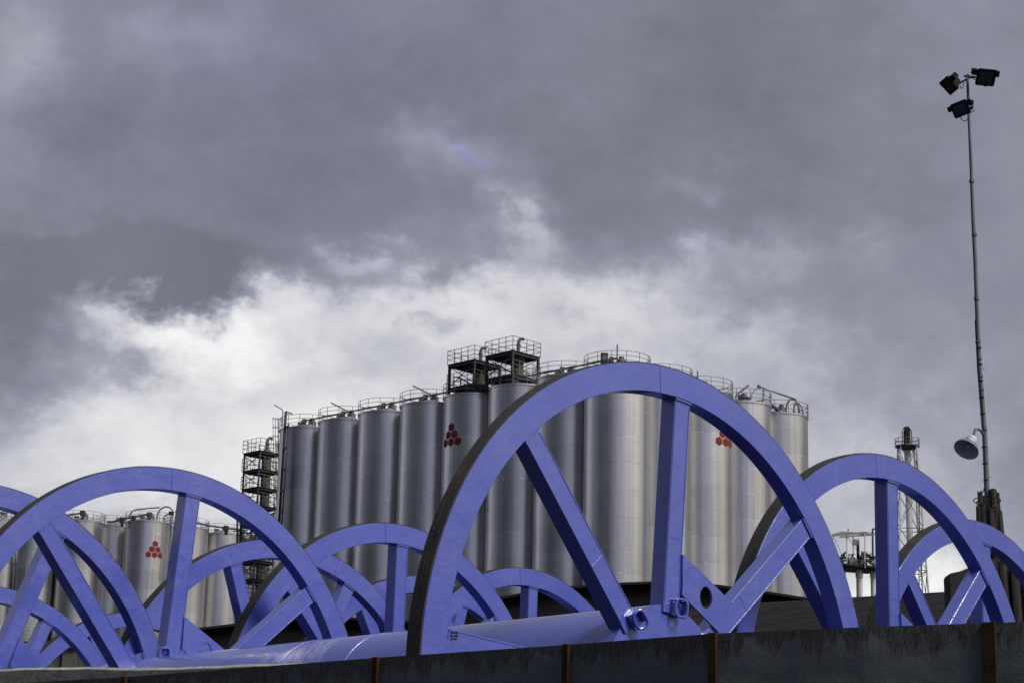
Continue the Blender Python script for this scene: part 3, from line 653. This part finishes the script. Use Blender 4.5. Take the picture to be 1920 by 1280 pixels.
# ------------------------------------------------------------------ steel platforms
def frame_tower(name, label, cat, cx, cy, hw, zb, decks, rail=True, vessel=True, group=None, pw=0.17):
    """square plan turned 45 degrees; decks = heights of the floors, zb = foot"""
    root = empty(name, (cx, cy, zb), R(45), label=label, cat=cat, group=group)
    C4 = [(-hw, -hw), (hw, -hw), (hw, hw), (-hw, hw)]; top = decks[-1] - zb
    for x, y in C4: MB().bar((x, y, 0), (x, y, top + 0.05), pw).build('post', M['dark'], root)
    for dz in decks:
        z = dz - zb; b = MB(); b.box((0, 0, z), (2 * hw + 0.25, 2 * hw + 0.25, 0.05))
        for k in range(-3, 4): b.box((k * hw / 3, 0, z - 0.06), (0.05, 2 * hw, 0.07))
        b.build('deck', M['grate'], root)
        b = MB()
        for i in range(4):
            a, c = C4[i], C4[(i + 1) % 4]; b.bar((a[0], a[1], z - 0.12), (c[0], c[1], z - 0.12), 0.10, 0.20 * pw / 0.17)
        b.build('edge_beam', M['dark'], root)
        if rail:
            b = MB(); e = hw + 0.12; E4 = [(-e, -e), (e, -e), (e, e), (-e, e)]
            for i in range(4):
                a, c = Vector(E4[i]), Vector(E4[(i + 1) % 4])
                for j in range(5):
                    q = a.lerp(c, j / 4); b.tube([(q.x, q.y, z), (q.x, q.y, z + 1.1)], 0.028, 6)
                for h in (0.4, 0.75, 1.1): b.tube([(a.x, a.y, z + h), (c.x, c.y, z + h)], 0.022, 6)
            b.build('railing', M['rail'], root)
    zs = [zb] + list(decks)
    b = MB()
    for lo, hi in zip(zs, zs[1:]):
        if hi - lo < 0.5: continue
        for i in (3, 1, 0):
            a, c = C4[i], C4[(i + 1) % 4]
            b.bar((a[0], a[1], lo - zb + 0.1), (c[0], c[1], hi - zb - 0.2), 0.05)
            if i == 3: b.bar((c[0], c[1], lo - zb + 0.1), (a[0], a[1], hi - zb - 0.2), 0.05)
    b.build('brace', M['dark'], root)
    if vessel:
        b = MB(); b.lathe([(0.15, 0.3), (0.55, 0.9), (0.55, 1.2), (0.42, 1.25), (0.42, top - 0.3), (0.5, top - 0.28), (0.5, top + 0.1), (0.3, top + 0.35), (0, top + 0.36)], 20, (0.25, -0.35, 0))
        b.tube([(0.9, 0.2, 0.2), (0.95, 0.25, 1.1), (0.8, 0.1, 1.6), (0.45, -0.2, 1.9)], 0.16, 10); b.build('cyclone', M['vessel'], root)
        b = MB(); p = Vector((0.25, -0.35, top + 0.3)); b.tube([p, p + Vector((0, 0, 0.75)), p + Vector((0.03, -0.02, 0.95)), p + Vector((0.13, -0.09, 1.1)), p + Vector((0.26, -0.18, 1.12)), p + Vector((0.36, -0.25, 1.02))], 0.13, 10)
        b.lathe([(0.2, 0), (0.2, 0.08)], 12, p + Vector((0, 0, 0.55))); b.build('gooseneck_vent', M['galv'], root)
        b = MB(); b.lathe([(0.5, 0.35), (0.5, 0.9), (0.2, 1.0)], 14, (-0.6, 0.5, 0)); b.box((-0.9, -0.9, 0.5), (0.8, 0.7, 0.5)); b.tube([(-hw, -hw, 0.25), (hw, -hw, 0.25)], 0.12, 8); b.tube([(hw, -hw, 0.3), (hw, hw, 0.3)], 0.12, 8)
        b.build('equipment', M['dark'], root)
    return root
s5, s6 = SIL[3].location, SIL[2].location
frame_tower('cyclone_platform', 'left-hand dark steel cyclone platform, on the silo with the red emblem', 'platform', s5.x - 0.02, s5.y - 0.2, 1.36, SZ - 0.1, (SZ + 0.75, SZ + 2.62), group='cyclone platforms on the silos')
frame_tower('cyclone_platform', 'right-hand and taller dark steel cyclone platform, on the silo without an emblem', 'platform', s6.x - 0.6, s6.y - 0.2, 1.36, SZ - 0.1, (SZ + 0.75, SZ + 2.55), group='cyclone platforms on the silos')
ft = at(488, 845, 174.0)
frame_tower('stair_tower', 'dark open steel tower with stacked floors left of the tall silos', 'tower', ft.x, ft.y + 1.4, 1.05, GZ, tuple(ft.z - 1.55 * k for k in range(8, -1, -1)), pw=0.12)
# ladder cage beside the leftmost silo
lc = empty('caged_ladder', at(520, 900, 171.0), label='pale caged ladder rising left of the leftmost tall silo', cat='ladder'); off = lc.location
b = MB()
A0, A1 = at(519, 1000, 171), at(516.5, 785, 171)
for dx in (-0.22, 0.22, 0.0):
    b.tube([A0 - off + Vector((dx, -0.1 if dx == 0 else 0.15, 0)), A1 - off + Vector((dx, -0.1 if dx == 0 else 0.15, 0))], 0.028, 6)
for i in range(14):
    t = i / 13; p = A0.lerp(A1, t) - off; b.tube([p + Vector((0.26 * math.cos(2 * math.pi * k / 10), 0.26 * math.sin(2 * math.pi * k / 10), 0)) for k in range(11)], 0.025, 6, False)
b.build('cage', M['rail'], lc)
b = MB()
B0, B1 = at(524, 1000, 171), at(521.5, 785, 171)
b.bar(B0 - off, B1 - off, 0.09)
for i in range(10): p = B0.lerp(B1, i / 9) - off; b.bar(p, p + Vector((0.45, 0, 0)), 0.07)
b.build('ladder_rail', M['galv'], lc)
rp = empty('rain_pipe', at(533, 900, 166.0), label='twin dark pipes running down the left side of the leftmost tall silo', cat='pipe'); off = rp.location
b = MB(); b.tube([at(523, 985, 166.5) - off, at(536, 772, 166.5) - off], 0.11, 8); b.tube([at(528, 985, 166.3) - off, at(541, 795, 166.3) - off], 0.07, 8)
for i in range(5): p = at(524.5 + 2.4 * i, 960 - 40 * i, 166.3) - off; b.box(p + Vector((0.1, 0, 0)), (0.4, 0.25, 0.14))
b.build('pipe_run', M['dark'], rp)
b = MB(); b.bar(at(536, 771, 166.5) - off, at(549, 776, 166.5) - off, 0.07); b.bar(at(537, 776, 166.5) - off, at(546, 775, 166.5) - off, 0.05); b.build('bracket', M['dark'], rp)
b = MB(); b.tube([at(528, 830, 168.5) - off, at(530.5, 770, 168.5) - off, at(529.5, 768, 168.5) - off, at(514, 759, 168.5) - off], 0.05, 6); b.build('lamp_rod', M['rail'], rp)
# pipework low beside the stair tower
pw = empty('pipe_rack', at(485, 1010, 190.0), label='tangle of dark pipes and rails low under the stair tower', cat='pipework'); off = pw.location
b = MB()
for i in range(26):
    u = random.uniform(448, 520); v = random.uniform(960, 1006); du = random.choice((-14, 14, 0, 10)); dv = random.uniform(-4, 4) if du else random.uniform(10, 22)
    b.tube([at(u, v, 190 + random.uniform(-1, 1)) - off, at(u + du, v + dv, 190) - off], random.choice((0.05, 0.07, 0.11)), 6)
for u in (444, 452, 470, 492, 512): b.bar(at(u + 1, 960, 190) - off, at(u, 1090, 190) - off, 0.16)
b.build('pipes', M['dark'], pw)
b = MB(); b.tube([at(443, 966, 190) - off, at(440, 962, 190) - off, at(433, 960, 190) - off], 0.06, 6); b.tube([at(505, 1040, 190) - off, at(497, 1120, 190) - off], 0.14, 8); b.tube([at(492, 1040, 190) - off, at(484, 1120, 190) - off], 0.08, 8)
for i in range(6): b.box(at(500 - i * 1.5, 1042 + 13 * i, 190) - off, (0.9, 0.4, 0.1))
b.build('pale_pipes', M['galv'], pw)
# ladder cage low at the far left
for (u0, v0, v1, w, lab) in ((57, 1045, 1095, 15, 'upper pale caged ladder landing on the far left silo'), (46, 1160, 1203, 20, 'lower pale caged ladder landing on the far left silo')):
    YL = 212; lo = empty('caged_ladder', at(u0, v1, YL), label=lab, cat='ladder', group='ladder landings on the far left silo'); off = lo.location; b = MB()
    for k in range(5): u = u0 - w / 2 + w * k / 4; b.bar(at(u + 2, v0 + (3 if k % 2 else 0), YL) - off, at(u - 3, v1, YL) - off, 0.055)
    for k in range(7): v = v0 + (v1 - v0) * k / 6; b.bar(at(u0 - w / 2 + 1 - k * .6, v, YL) - off, at(u0 + w / 2 + 1 - k * .6, v, YL) - off, 0.05)
    b.build('cage', M['whited'], lo); b = MB(); b.box(Vector((-0.1, 0, 0)), (1.6, 0.9, 0.09)); b.build('landing', M['dark'], lo)
fp = empty('rain_pipe', at(25, 1060, 213.0), label='twin pale pipes running down the silo at the left edge', cat='pipe'); off = fp.location
b = MB(); b.tube([at(20, 1110, 213) - off, at(28, 1000, 213) - off], 0.14, 8); b.tube([at(26, 1110, 213) - off, at(34, 1000, 213) - off], 0.09, 8); b.box(at(26, 1055, 213) - off, (0.9, 0.3, 0.2)); b.build('pipe_run', M['galv'], fp)

# ------------------------------------------------------------------ flare stack with lattice tower
YT = 160.0
p = at(1716, 1180, YT); ptop = at(1700, 800, YT)
ft_ = empty('flare_stack', (ptop.x, YT, GZ), label='white lattice flare stack tower with a round platform near its sooty tip', cat='tower')
H0 = ptop.z - GZ; zp = at(1700, 838, YT).z - GZ
def hw_at(z): return 0.62 + (zp - z) / zp * 1.55
b = MB()
for sx, sy in ((-1, -1), (1, -1), (1, 1), (-1, 1)):
    b.bar((sx * hw_at(0), sy * hw_at(0), 0), (sx * hw_at(zp), sy * hw_at(zp), zp), 0.09)
b.build('leg_frame', M['white'], ft_)
b = MB(); nz = 11
for k in range(nz):
    z0, z1 = zp * k / nz, zp * (k + 1) / nz; a, c = hw_at(z0), hw_at(z1)
    Q0 = [(-a, -a), (a, -a), (a, a), (-a, a)]; Q1 = [(-c, -c), (c, -c), (c, c), (-c, c)]
    for i in range(4):
        j = (i + 1) % 4
        b.bar((*Q0[i], z0), (*Q1[j], z1), 0.05); b.bar((*Q0[j], z0), (*Q1[i], z1), 0.05); b.bar((*Q0[i], z0), (*Q0[j], z0), 0.055)
b.build('brace', M['galv'], ft_)
b = MB(); b.lathe([(0.24, 0), (0.24, zp), (0.20, zp + 0.1), (0.20, H0 - 1.3), (0.0, H0 - 1.3)], 20); b.build('stack', M['white'], ft_)
b = MB(); b.lathe([(0.21, H0 - 1.35), (0.21, H0 - 0.15), (0.16, H0), (0.0, H0)], 16)
for k in range(6):
    a = 2 * math.pi * k / 6; b.tube([(0.36 * math.cos(a), 0.36 * math.sin(a), H0 - 1.7), (0.36 * math.cos(a), 0.36 * math.sin(a), H0 - 0.35), (0.2 * math.cos(a), 0.2 * math.sin(a), H0 - 0.05)], 0.035, 6)
b.build('burner_tip', M['soot'], ft_)
b = MB(); b.lathe([(0.25, zp - 0.28), (0.95, zp), (0.95, zp + 0.06), (0.25, zp + 0.06)], 24); b.build('platform', M['dark'], ft_)
b = MB()
for k in range(10): a = 2 * math.pi * k / 10; b.tube([(0.95 * math.cos(a), 0.95 * math.sin(a), zp), (0.95 * math.cos(a), 0.95 * math.sin(a), zp + 0.62)], 0.025, 6)
for h in (0.32, 0.62): b.tube([(0.95 * math.cos(2 * math.pi * k / 24), 0.95 * math.sin(2 * math.pi * k / 24), zp + h) for k in range(25)], 0.025, 6, False)
b.build('railing', M['rail'], ft_)
b = MB(); b.bar((0.75, -0.3, 0), (0.5, -0.3, zp), 0.06); b.bar((1.05, -0.3, 0), (0.66, -0.3, zp), 0.06)
for k in range(60): z = zp * k / 60; x0 = 0.75 - 0.25 * k / 60; x1 = 1.05 - 0.39 * k / 60; b.bar((x0, -0.3, z), (x1, -0.3, z), 0.04)
b.tube([(hw_at(0) + 0.35, 0, 0), (hw_at(zp) + 0.12, 0, zp - 0.4)], 0.035, 6); b.build('ladder', M['galv'], ft_)

# ------------------------------------------------------------------ process platform with pipes
YP = 135.0
pp = empty('process_platform', at(1605, 1180, YP), label='white piped process platform on columns, seen between the largest wheel and its right neighbour', cat='platform'); off = pp.location
def pl(u, v, dy=0): return at(u, v, YP + dy) - off
for u, r, m, dy in ((1580, 0.16, 'galv', 0.5), (1611, 0.20, 'white', -0.3), (1637, 0.17, 'white', 0.2)):
    b = MB(); b.tube([pl(u + 1.5, 1180, dy), pl(u, 1068, dy)], r, 14); b.lathe([(r * 1.25, 0), (r * 1.25, 0.3)], 14, pl(u + .2, 1082, dy)); b.build('column', M[m], pp)
b = MB(); c = pl(1608, 1064); b.box(c, (2.9, 2.0, 0.12), Matrix.Rotation(R(20), 3, 'Z')); b.box(c + Vector((0, 0, -0.12)), (2.5, 1.7, 0.16), Matrix.Rotation(R(20), 3, 'Z')); b.build('deck', M['grate'], pp)
b = MB()
for u, dy in ((1588, -0.8), (1622, -1.0), (1636, 0.8), (1600, 0.9)): b.bar(pl(u, 1064, dy), pl(u - 0.7, 1000, dy), 0.07)
b.bar(pl(1562, 1003, -0.8), pl(1562, 1010, -0.8), 0.06)
b.build('post', M['white'], pp)
b = MB(); q = [pl(1561, 1003, -0.8), pl(1624, 998, -1.0), pl(1641, 1001, 0.9), pl(1575, 998, 1.1)]
for i in range(4): b.bar(q[i], q[(i + 1) % 4], 0.07, 0.13)
for t in (0.25, 0.5, 0.75): b.bar(q[0].lerp(q[1], t), q[3].lerp(q[2], t), 0.05)
b.bar(pl(1574, 1006, -0.9), pl(1638, 1002, -0.9), 0.14, 0.08); b.build('top_frame', M['whited'], pp)
b = MB(); b.tube([pl(1609, 1055), pl(1608.5, 1012)], 0.10, 10); b.tube([pl(1590, 997), pl(1590.5, 990)], 0.03, 6); b.build('vent_pipe', M['soot'], pp)
MB().box(pl(1604, 1016, -0.2), (0.35, 0.3, 0.35)).build('control_box', M['whited'], pp); MB().box(pl(1600, 1052, -0.4), (0.5, 0.4, 0.3)).build('control_box', M['whited'], pp)
for (u0, u1, v, top, r) in ((1575, 1592, 1060, 0.55, 0.09), (1614, 1634, 1058, 0.75, 0.11), (1618, 1640, 1062, 0.45, 0.07), (1608, 1622, 1060, 0.6, 0.06)):
    hoop(pp, off, at(u0, v, YP), at(u1, v, YP), top, r, M['galv'])
b = MB()
for i in range(64):
    u = random.uniform(1572, 1640); v = random.uniform(1038, 1063); b.tube([pl(u, v, random.uniform(-.8, .8)), pl(u + random.choice((-8, 0, 9)), v + random.choice((0, 6, -7)), random.uniform(-.8, .8))], random.choice((0.03, 0.045, 0.07)), 6)
b.bar(pl(1637, 1064), pl(1636, 991), 0.10); b.bar(pl(1636, 991), pl(1658, 992), 0.09); b.build('valve_gear', M['dark'], pp)
b = MB()
for i in range(9): u = 1572 + 8.5 * i; b.bar(pl(u, 1063, -1.1), pl(u, 1050, -1.1), 0.03)
for v in (1050, 1056): b.bar(pl(1571, v, -1.1), pl(1643, v, -1.1), 0.028)
b.build('railing', M['rail'], pp)
b = MB(); b.bar(pl(1563, 1005, -.8), pl(1588, 1062, -.8), 0.025); b.bar(pl(1589, 1006, -.8), pl(1620, 1050, -.8), 0.025); b.build('brace_wire', M['galv'], pp)

# ------------------------------------------------------------------ sheds behind the barge
def barrel(name, label, pts, y, depth, cat='shed'):
    P = [at(u, v, y) for u, v in pts]; root = empty(name, (P[len(P) // 2].x, y, GZ), label=label, cat=cat); off = root.location
    b = MB(); b.prism([Vector((P[0].x, y, GZ)) - off] + [p - off for p in P] + [Vector((P[-1].x, y, GZ)) - off], (depth * 0.35, depth, 0)); b.build('wall', M['black'], root)
    b = MB()
    for p, q in zip(P, P[1:]):
        b.prism([p - off + Vector((0, -0.25, 0.003)), q - off + Vector((0, -0.25, 0.003)), q - off + Vector((0, -0.25, 0.09)), p - off + Vector((0, -0.25, 0.09))], (depth * 0.35, depth + 0.3, 0))
    b.build('roof', M['blacktrim'], root); return root
barrel('shed', 'low black barrel-roofed shed behind the drum of the largest reel', [(300, 1192), (369, 1183), (445, 1174), (550, 1164), (655, 1162.5), (722, 1167), (790, 1170)], 74, 18)
barrel('shed', 'long black low-arched shed behind the largest wheel, below the silos', [(800, 1150), (850, 1140), (936, 1124.5), (1010, 1111.5), (1078, 1103.5), (1173, 1097.5), (1228, 1095.5), (1343, 1101.5), (1438, 1114.5), (1505, 1125), (1540, 1131)], 72, 16)
# grey sheet roof
A = at(1240, 1215, 58); Bq = at(1990, 1200, 50); Cq = at(1990, 1096, 68); Dq = at(1300, 1136, 70)
sh = empty('storage_shed', ((A.x + Bq.x) / 2, 58, GZ), label='shed with a sloping grey sheet roof with dark seams behind the right reels', cat='shed'); off = sh.location
b = MB(); b.prism([A - off, Bq - off, Cq - off, Dq - off], (0, 0.02, -0.15)); b.build('roof', M['roof'], sh)
b = MB()
nrm_ = (Bq - A).cross(Dq - A).normalized(); d0_ = nrm_.dot(A)
def on_roof(u, v): r = ray(u, v); return r * (d0_ / nrm_.dot(r)) + Vector((0, 0, 0.02))
for i in range(13):
    y0 = 1158 + i * 21; tp = lambda u: 1138.5 - (u - 1300) * 0.0585; ln = lambda u: y0 - (u - 1290) * 0.235
    us = [u for u in range(1290, 1985, 4) if tp(u) + 0.5 < ln(u) < 1208]
    if len(us) > 3:
        for ua, ub in zip(us[::6], us[6::6] + [us[-1]]):
            if ub > ua: b.bar(on_roof(ua, ln(ua)) - off, on_roof(ub, ln(ub)) - off, 0.07, 0.05)
b.build('roof_seam', M['seam'], sh)
b = MB(); e = Vector((0, 0.4, -0.3))
for p, q in ((A, Bq), (Bq, Cq), (Cq, Dq), (Dq, A)):
    p2, q2_ = p + e, q + e; b.poly([p2 - off, q2_ - off, Vector((q2_.x, q2_.y, GZ)) - off, Vector((p2.x, p2.y, GZ)) - off])
b.build('wall', M['seam'], sh)
# concrete quay wall at far left
for u0, u1, v0, lab, yy_ in ((-60, 38, 1223, 'grey stained concrete wall panel at the left edge', 80.0), (39, 116, 1215, 'grey stained concrete wall panel right of the first joint, under the small left wheel', 80.1), (117, 145, 1215, 'narrow grey concrete wall panel between two joints', 80.0), (146, 330, 1216, 'long grey concrete wall panel behind the small left wheel', 80.1)):
    a = at(u0, v0, yy_); c = at(u1, v0, yy_); o = empty('concrete_wall', ((a.x + c.x) / 2, yy_, GZ), label=lab, cat='wall', group='concrete wall panels')
    b = MB(); b.box((0, 0.25, (a.z - GZ) / 2), (c.x - a.x, 0.5, a.z - GZ)); b.box((0, 0.2, a.z - GZ + 0.06), (c.x - a.x - 0.02, 0.66, 0.12)); b.build('panel', M['conc'], o, 0.02)

# ------------------------------------------------------------------ pile dolphin and lamp post
YD = 46.0
dc = at(1850, 920, YD)
dol = empty('pile_cluster', (dc.x, YD, WZ), label='tall cluster of dark tarred timber piles carrying the lamp post', cat='piling')
tops = [(1837.5, 922, 10), (1846.5, 932, 10), (1861.5, 920, 11), (1869, 925, 9), (1854, 930, 10), (1834.5, 951, 9), (1873.5, 958, 9), (1842, 944, 9), (1858, 952, 9), (1866, 950, 9)]
def pile(t, foot, w0, w1, n=12):
    b = MB(); pr_ = []; tw = random.uniform(-0.3, 0.3)
    for k in range(n + 1):
        q = t.lerp(foot, k / n) - dol.location; w = (w0 + (w1 - w0) * k / n) / 2; rg = []
        for i in range(10):
            a = 2 * math.pi * i / 10 + tw; f_ = 1.0 + 0.16 * math.cos(4 * (a - tw)) * -1
            rr = w * f_ * random.uniform(0.93, 1.07); rg.append(b.bm.verts.new((q.x + rr * math.cos(a), q.y + rr * math.sin(a), q.z + (random.uniform(-.03, .05) if k == 0 else 0))))
        pr_.append(rg)
    for a_, c_ in zip(pr_, pr_[1:]):
        for i in range(10): b.bm.faces.new((a_[i], a_[(i + 1) % 10], c_[(i + 1) % 10], c_[i]))
    b.bm.faces.new(pr_[0]); b.bm.faces.new(pr_[-1][::-1]); return b.build('pile', M['pile'], dol)
for i, (u, v, w) in enumerate(tops):
    t = at(u, v, YD + (0.25 if i in (1, 4) else -0.15 if i > 4 else 0)); w0 = w * 1.12 * 47.5 / F_PX
    sprd = (u - 1853) / 20.0; foot = Vector((t.x + sprd * 0.35 + 0.30, t.y + (0.5 if i % 2 else -0.4), WZ - 1)); pile(t, foot, w0, w0 * 1.7)
for i in range(12):    # outer ring of shorter piles lower down
    u = 1838 + i * 10.5; v = 1040 + random.uniform(-8, 26); t = at(u, v, YD - 0.5 + random.uniform(-.3, .3)); foot = Vector((t.x + (u - 1880) * 0.006 + 0.1, t.y - 0.3, WZ - 1)); pile(t, foot, 0.19, 0.25)
def wire(pts, r, m, par): b = MB(); b.tube(pts, r, 6, False); return b.build('wire_loop', m, par)
for cxp, cyp, a_, b_ in ((1836, 938, 11, 5), (1838, 944, 7, 4), (1868, 938, 8, 5)):
    wire([at(cxp + a_ * math.cos(2 * math.pi * k / 20), cyp + b_ * math.sin(2 * math.pi * k / 20) - (3 if k in (4, 5, 6) else 0), YD - 0.35) - dol.location for k in range(21)], 0.012, M['wire'], dol)
# timber stub
q = at(1800, 1068, 48); stb = empty('timber_stub', (q.x, 48, WZ), label='broad dark timber stub with a slanted top left of the pile cluster', cat='piling')
b = MB(); P = [at(u, v, 48) - stb.location for u, v in ((1779, 1080), (1781, 1074), (1800, 1070), (1818, 1063), (1850, 1062))]
P = [Vector((P[0].x + 0.15, P[0].y, -1))] + P + [Vector((P[-1].x, P[-1].y, -1))]; b.prism(P, (0, 0.6, 0)); b.build('stub_timber', M['stub'], stb, 0.02)

lp = empty('lamp_post', (dc.x - 0.02, YD + 0.1, dc.z - 0.8), label='tall thin green lamp post with three black floodlights and one bell lamp', cat='lamp post'); off = lp.location
def L(u, v, dy=0.1): return at(u, v, YD + dy) - off
b = MB(); pts = [(1853, 985), (1850.5, 920), (1846.5, 815), (1842.5, 760), (1837, 690), (1832.5, 600), (1829, 500), (1825, 420), (1820.5, 300), (1816.5, 215), (1813.8, 143)]
b.tube([L(*p) for p in pts], [0.062, 0.062, 0.057, 0.050, 0.047, 0.047, 0.046, 0.045, 0.040, 0.034, 0.032], 14)
for k, (u, v) in enumerate(((1847.5, 842), (1846, 805), (1840, 730), (1838.2, 705), (1836, 672), (1834, 640), (1831, 560), (1827, 440), (1822, 340))): b.lathe([(0.064, -0.03), (0.064, 0.03)], 12, L(u, v))
b.build('pole', M['pole'], lp)
b = MB(); b.tube([L(u - 4.2, v) for u, v in pts[1:6]], 0.012, 6)
for i in range(9): u, v = 1849.5 - i * 1.6, 900 - i * 31; b.box(L(u - 1.2, v), (0.10, 0.14, 0.014))
b.tube([L(1847, 912), L(1842, 924), L(1838, 928)], 0.012, 6); b.bar(L(1850, 895), L(1858, 894.5), 0.012); b.bar(L(1838, 690), L(1846, 691), 0.014); b.build('cable', M['wire'], lp)
def flood(c, yaw, pitch, roll, s=1.0):
    """box housing, tapered body, glass face along local -Y"""
    e = bpy.data.objects.new('floodlight', None); b = MB()
    w, h, d = 0.34 * s, 0.30 * s, 0.20 * s
    f = [(-w / 2, -d / 2, -h / 2), (w / 2, -d / 2, -h / 2), (w / 2, -d / 2, h / 2), (-w / 2, -d / 2, h / 2)]; k = 0.55
    r_ = [(-w / 2 * k, d / 2, -h / 2 * k), (w / 2 * k, d / 2, -h / 2 * k), (w / 2 * k, d / 2, h / 2 * k), (-w / 2 * k, d / 2, h / 2 * k)]
    fv = [b.bm.verts.new(p) for p in f]; rv = [b.bm.verts.new(p) for p in r_]; b.bm.faces.new(fv); b.bm.faces.new(rv[::-1])
    for i in range(4): b.bm.faces.new((fv[i], fv[(i + 1) % 4], rv[(i + 1) % 4], rv[i]))
    fr = 0.018 * s
    for a, c2 in ((0, 1), (1, 2), (2, 3), (3, 0)): b.bar(Vector(f[a]) + Vector((0, -0.012, 0)), Vector(f[c2]) + Vector((0, -0.012, 0)), 0.035 * s, 0.04 * s, (0, 1, 0))
    b.box((w / 2 + 0.05 * s, -0.02, h * 0.22), (0.10 * s, 0.10 * s, 0.11 * s)); b.box((-w / 2 - 0.05 * s, -0.02, h * 0.22), (0.10 * s, 0.12 * s, 0.11 * s))
    o = b.build('floodlight', M['lampblack'], lp); o.location = c; o.rotation_euler = (pitch, roll, yaw)
    g_ = MB(); g_.box((0, -d / 2 - 0.006, 0), (w - 0.05 * s, 0.008, h - 0.05 * s)); g_.build('lamp_glass', M['glass'], o)
    return o
flood(L(1846, 142, -0.05), R(6), R(40), R(2), 1.2)
flood(L(1786, 154, 0.0), R(-78), R(46), R(0), 1.2)
flood(L(1801, 203, -0.1), R(-24), R(30), R(-16), 1.05)
b = MB(); b.bar(L(1807, 143), L(1830, 145), 0.035, 0.035); b.bar(L(1793, 160), L(1814, 148), 0.04); b.bar(L(1803, 203, -0.05), L(1818, 207), 0.04); b.bar(L(1812, 141), L(1819, 147), 0.06); b.box(L(1821, 193), (0.09, 0.12, 0.10)); b.box(L(1821, 203), (0.06, 0.1, 0.06)); b.build('bracket', M['lampblack'], lp)
b = MB()
def loop(u0, v0, u1, v1, sag): return [L(u0 + (u1 - u0) * k / 10, v0 + (v1 - v0) * k / 10 + sag * 4 * (k / 10) * (1 - k / 10), -0.1) for k in range(11)]
for a in ((1838, 155, 1859, 153, 8), (1800, 161, 1808, 155, 8), (1817, 147, 1829, 150, -2), (1800, 219, 1815, 223, 6), (1823, 196, 1826, 202, 1), (1819, 212, 1828, 207, 0)): b.tube(loop(*a), 0.010, 6)
b.build('cable', M['wire'], lp)
# bell lamp
ax = (L(1826, 812, -0.3) - L(1809, 843, -0.55)).normalized(); rot = ax.to_track_quat('Z', 'Y').to_matrix(); tip = L(1811.5, 843, -0.5)
b = MB(); b.lathe([(0.272, 0.0), (0.285, 0.0), (0.286, 0.012), (0.262, 0.085), (0.205, 0.165), (0.115, 0.225), (0.112, 0.24)], 36, tip, rot); sh_ = None
bmesh.ops.delete(b.bm, geom=[f for f in b.bm.faces if len(f.verts) > 8], context='FACES_ONLY'); shade = b.build('lamp_shade', M['enamel'], lp)
b = MB(); b.lathe([(0.271, 0.002), (0.25, 0.08), (0.19, 0.155), (0.10, 0.21), (0.0, 0.212)], 36, tip, rot); bmesh.ops.delete(b.bm, geom=[f for f in b.bm.faces if len(f.verts) > 8], context='FACES_ONLY'); b.lathe([(0.0, 0.09), (0.05, 0.11), (0.05, 0.16), (0.03, 0.205)], 14, tip, rot); b.build('shade_lining', M['enamelin'], shade)
b = MB(); b.lathe([(0.118, 0.235), (0.118, 0.29), (0.128, 0.30), (0.128, 0.34), (0.11, 0.36), (0.11, 0.39), (0.05, 0.42), (0, 0.42)], 28, tip, rot); b.build('lamp_cap', M['cap'], lp)
b = MB(); e0 = tip + ax * 0.40; b.tube([e0, L(1829, 805, -0.25), L(1833, 804, -0.15), L(1839, 807, 0.0), L(1844, 815, 0.08)], 0.032, 10); b.build('lamp_arm', M['pole'], lp)
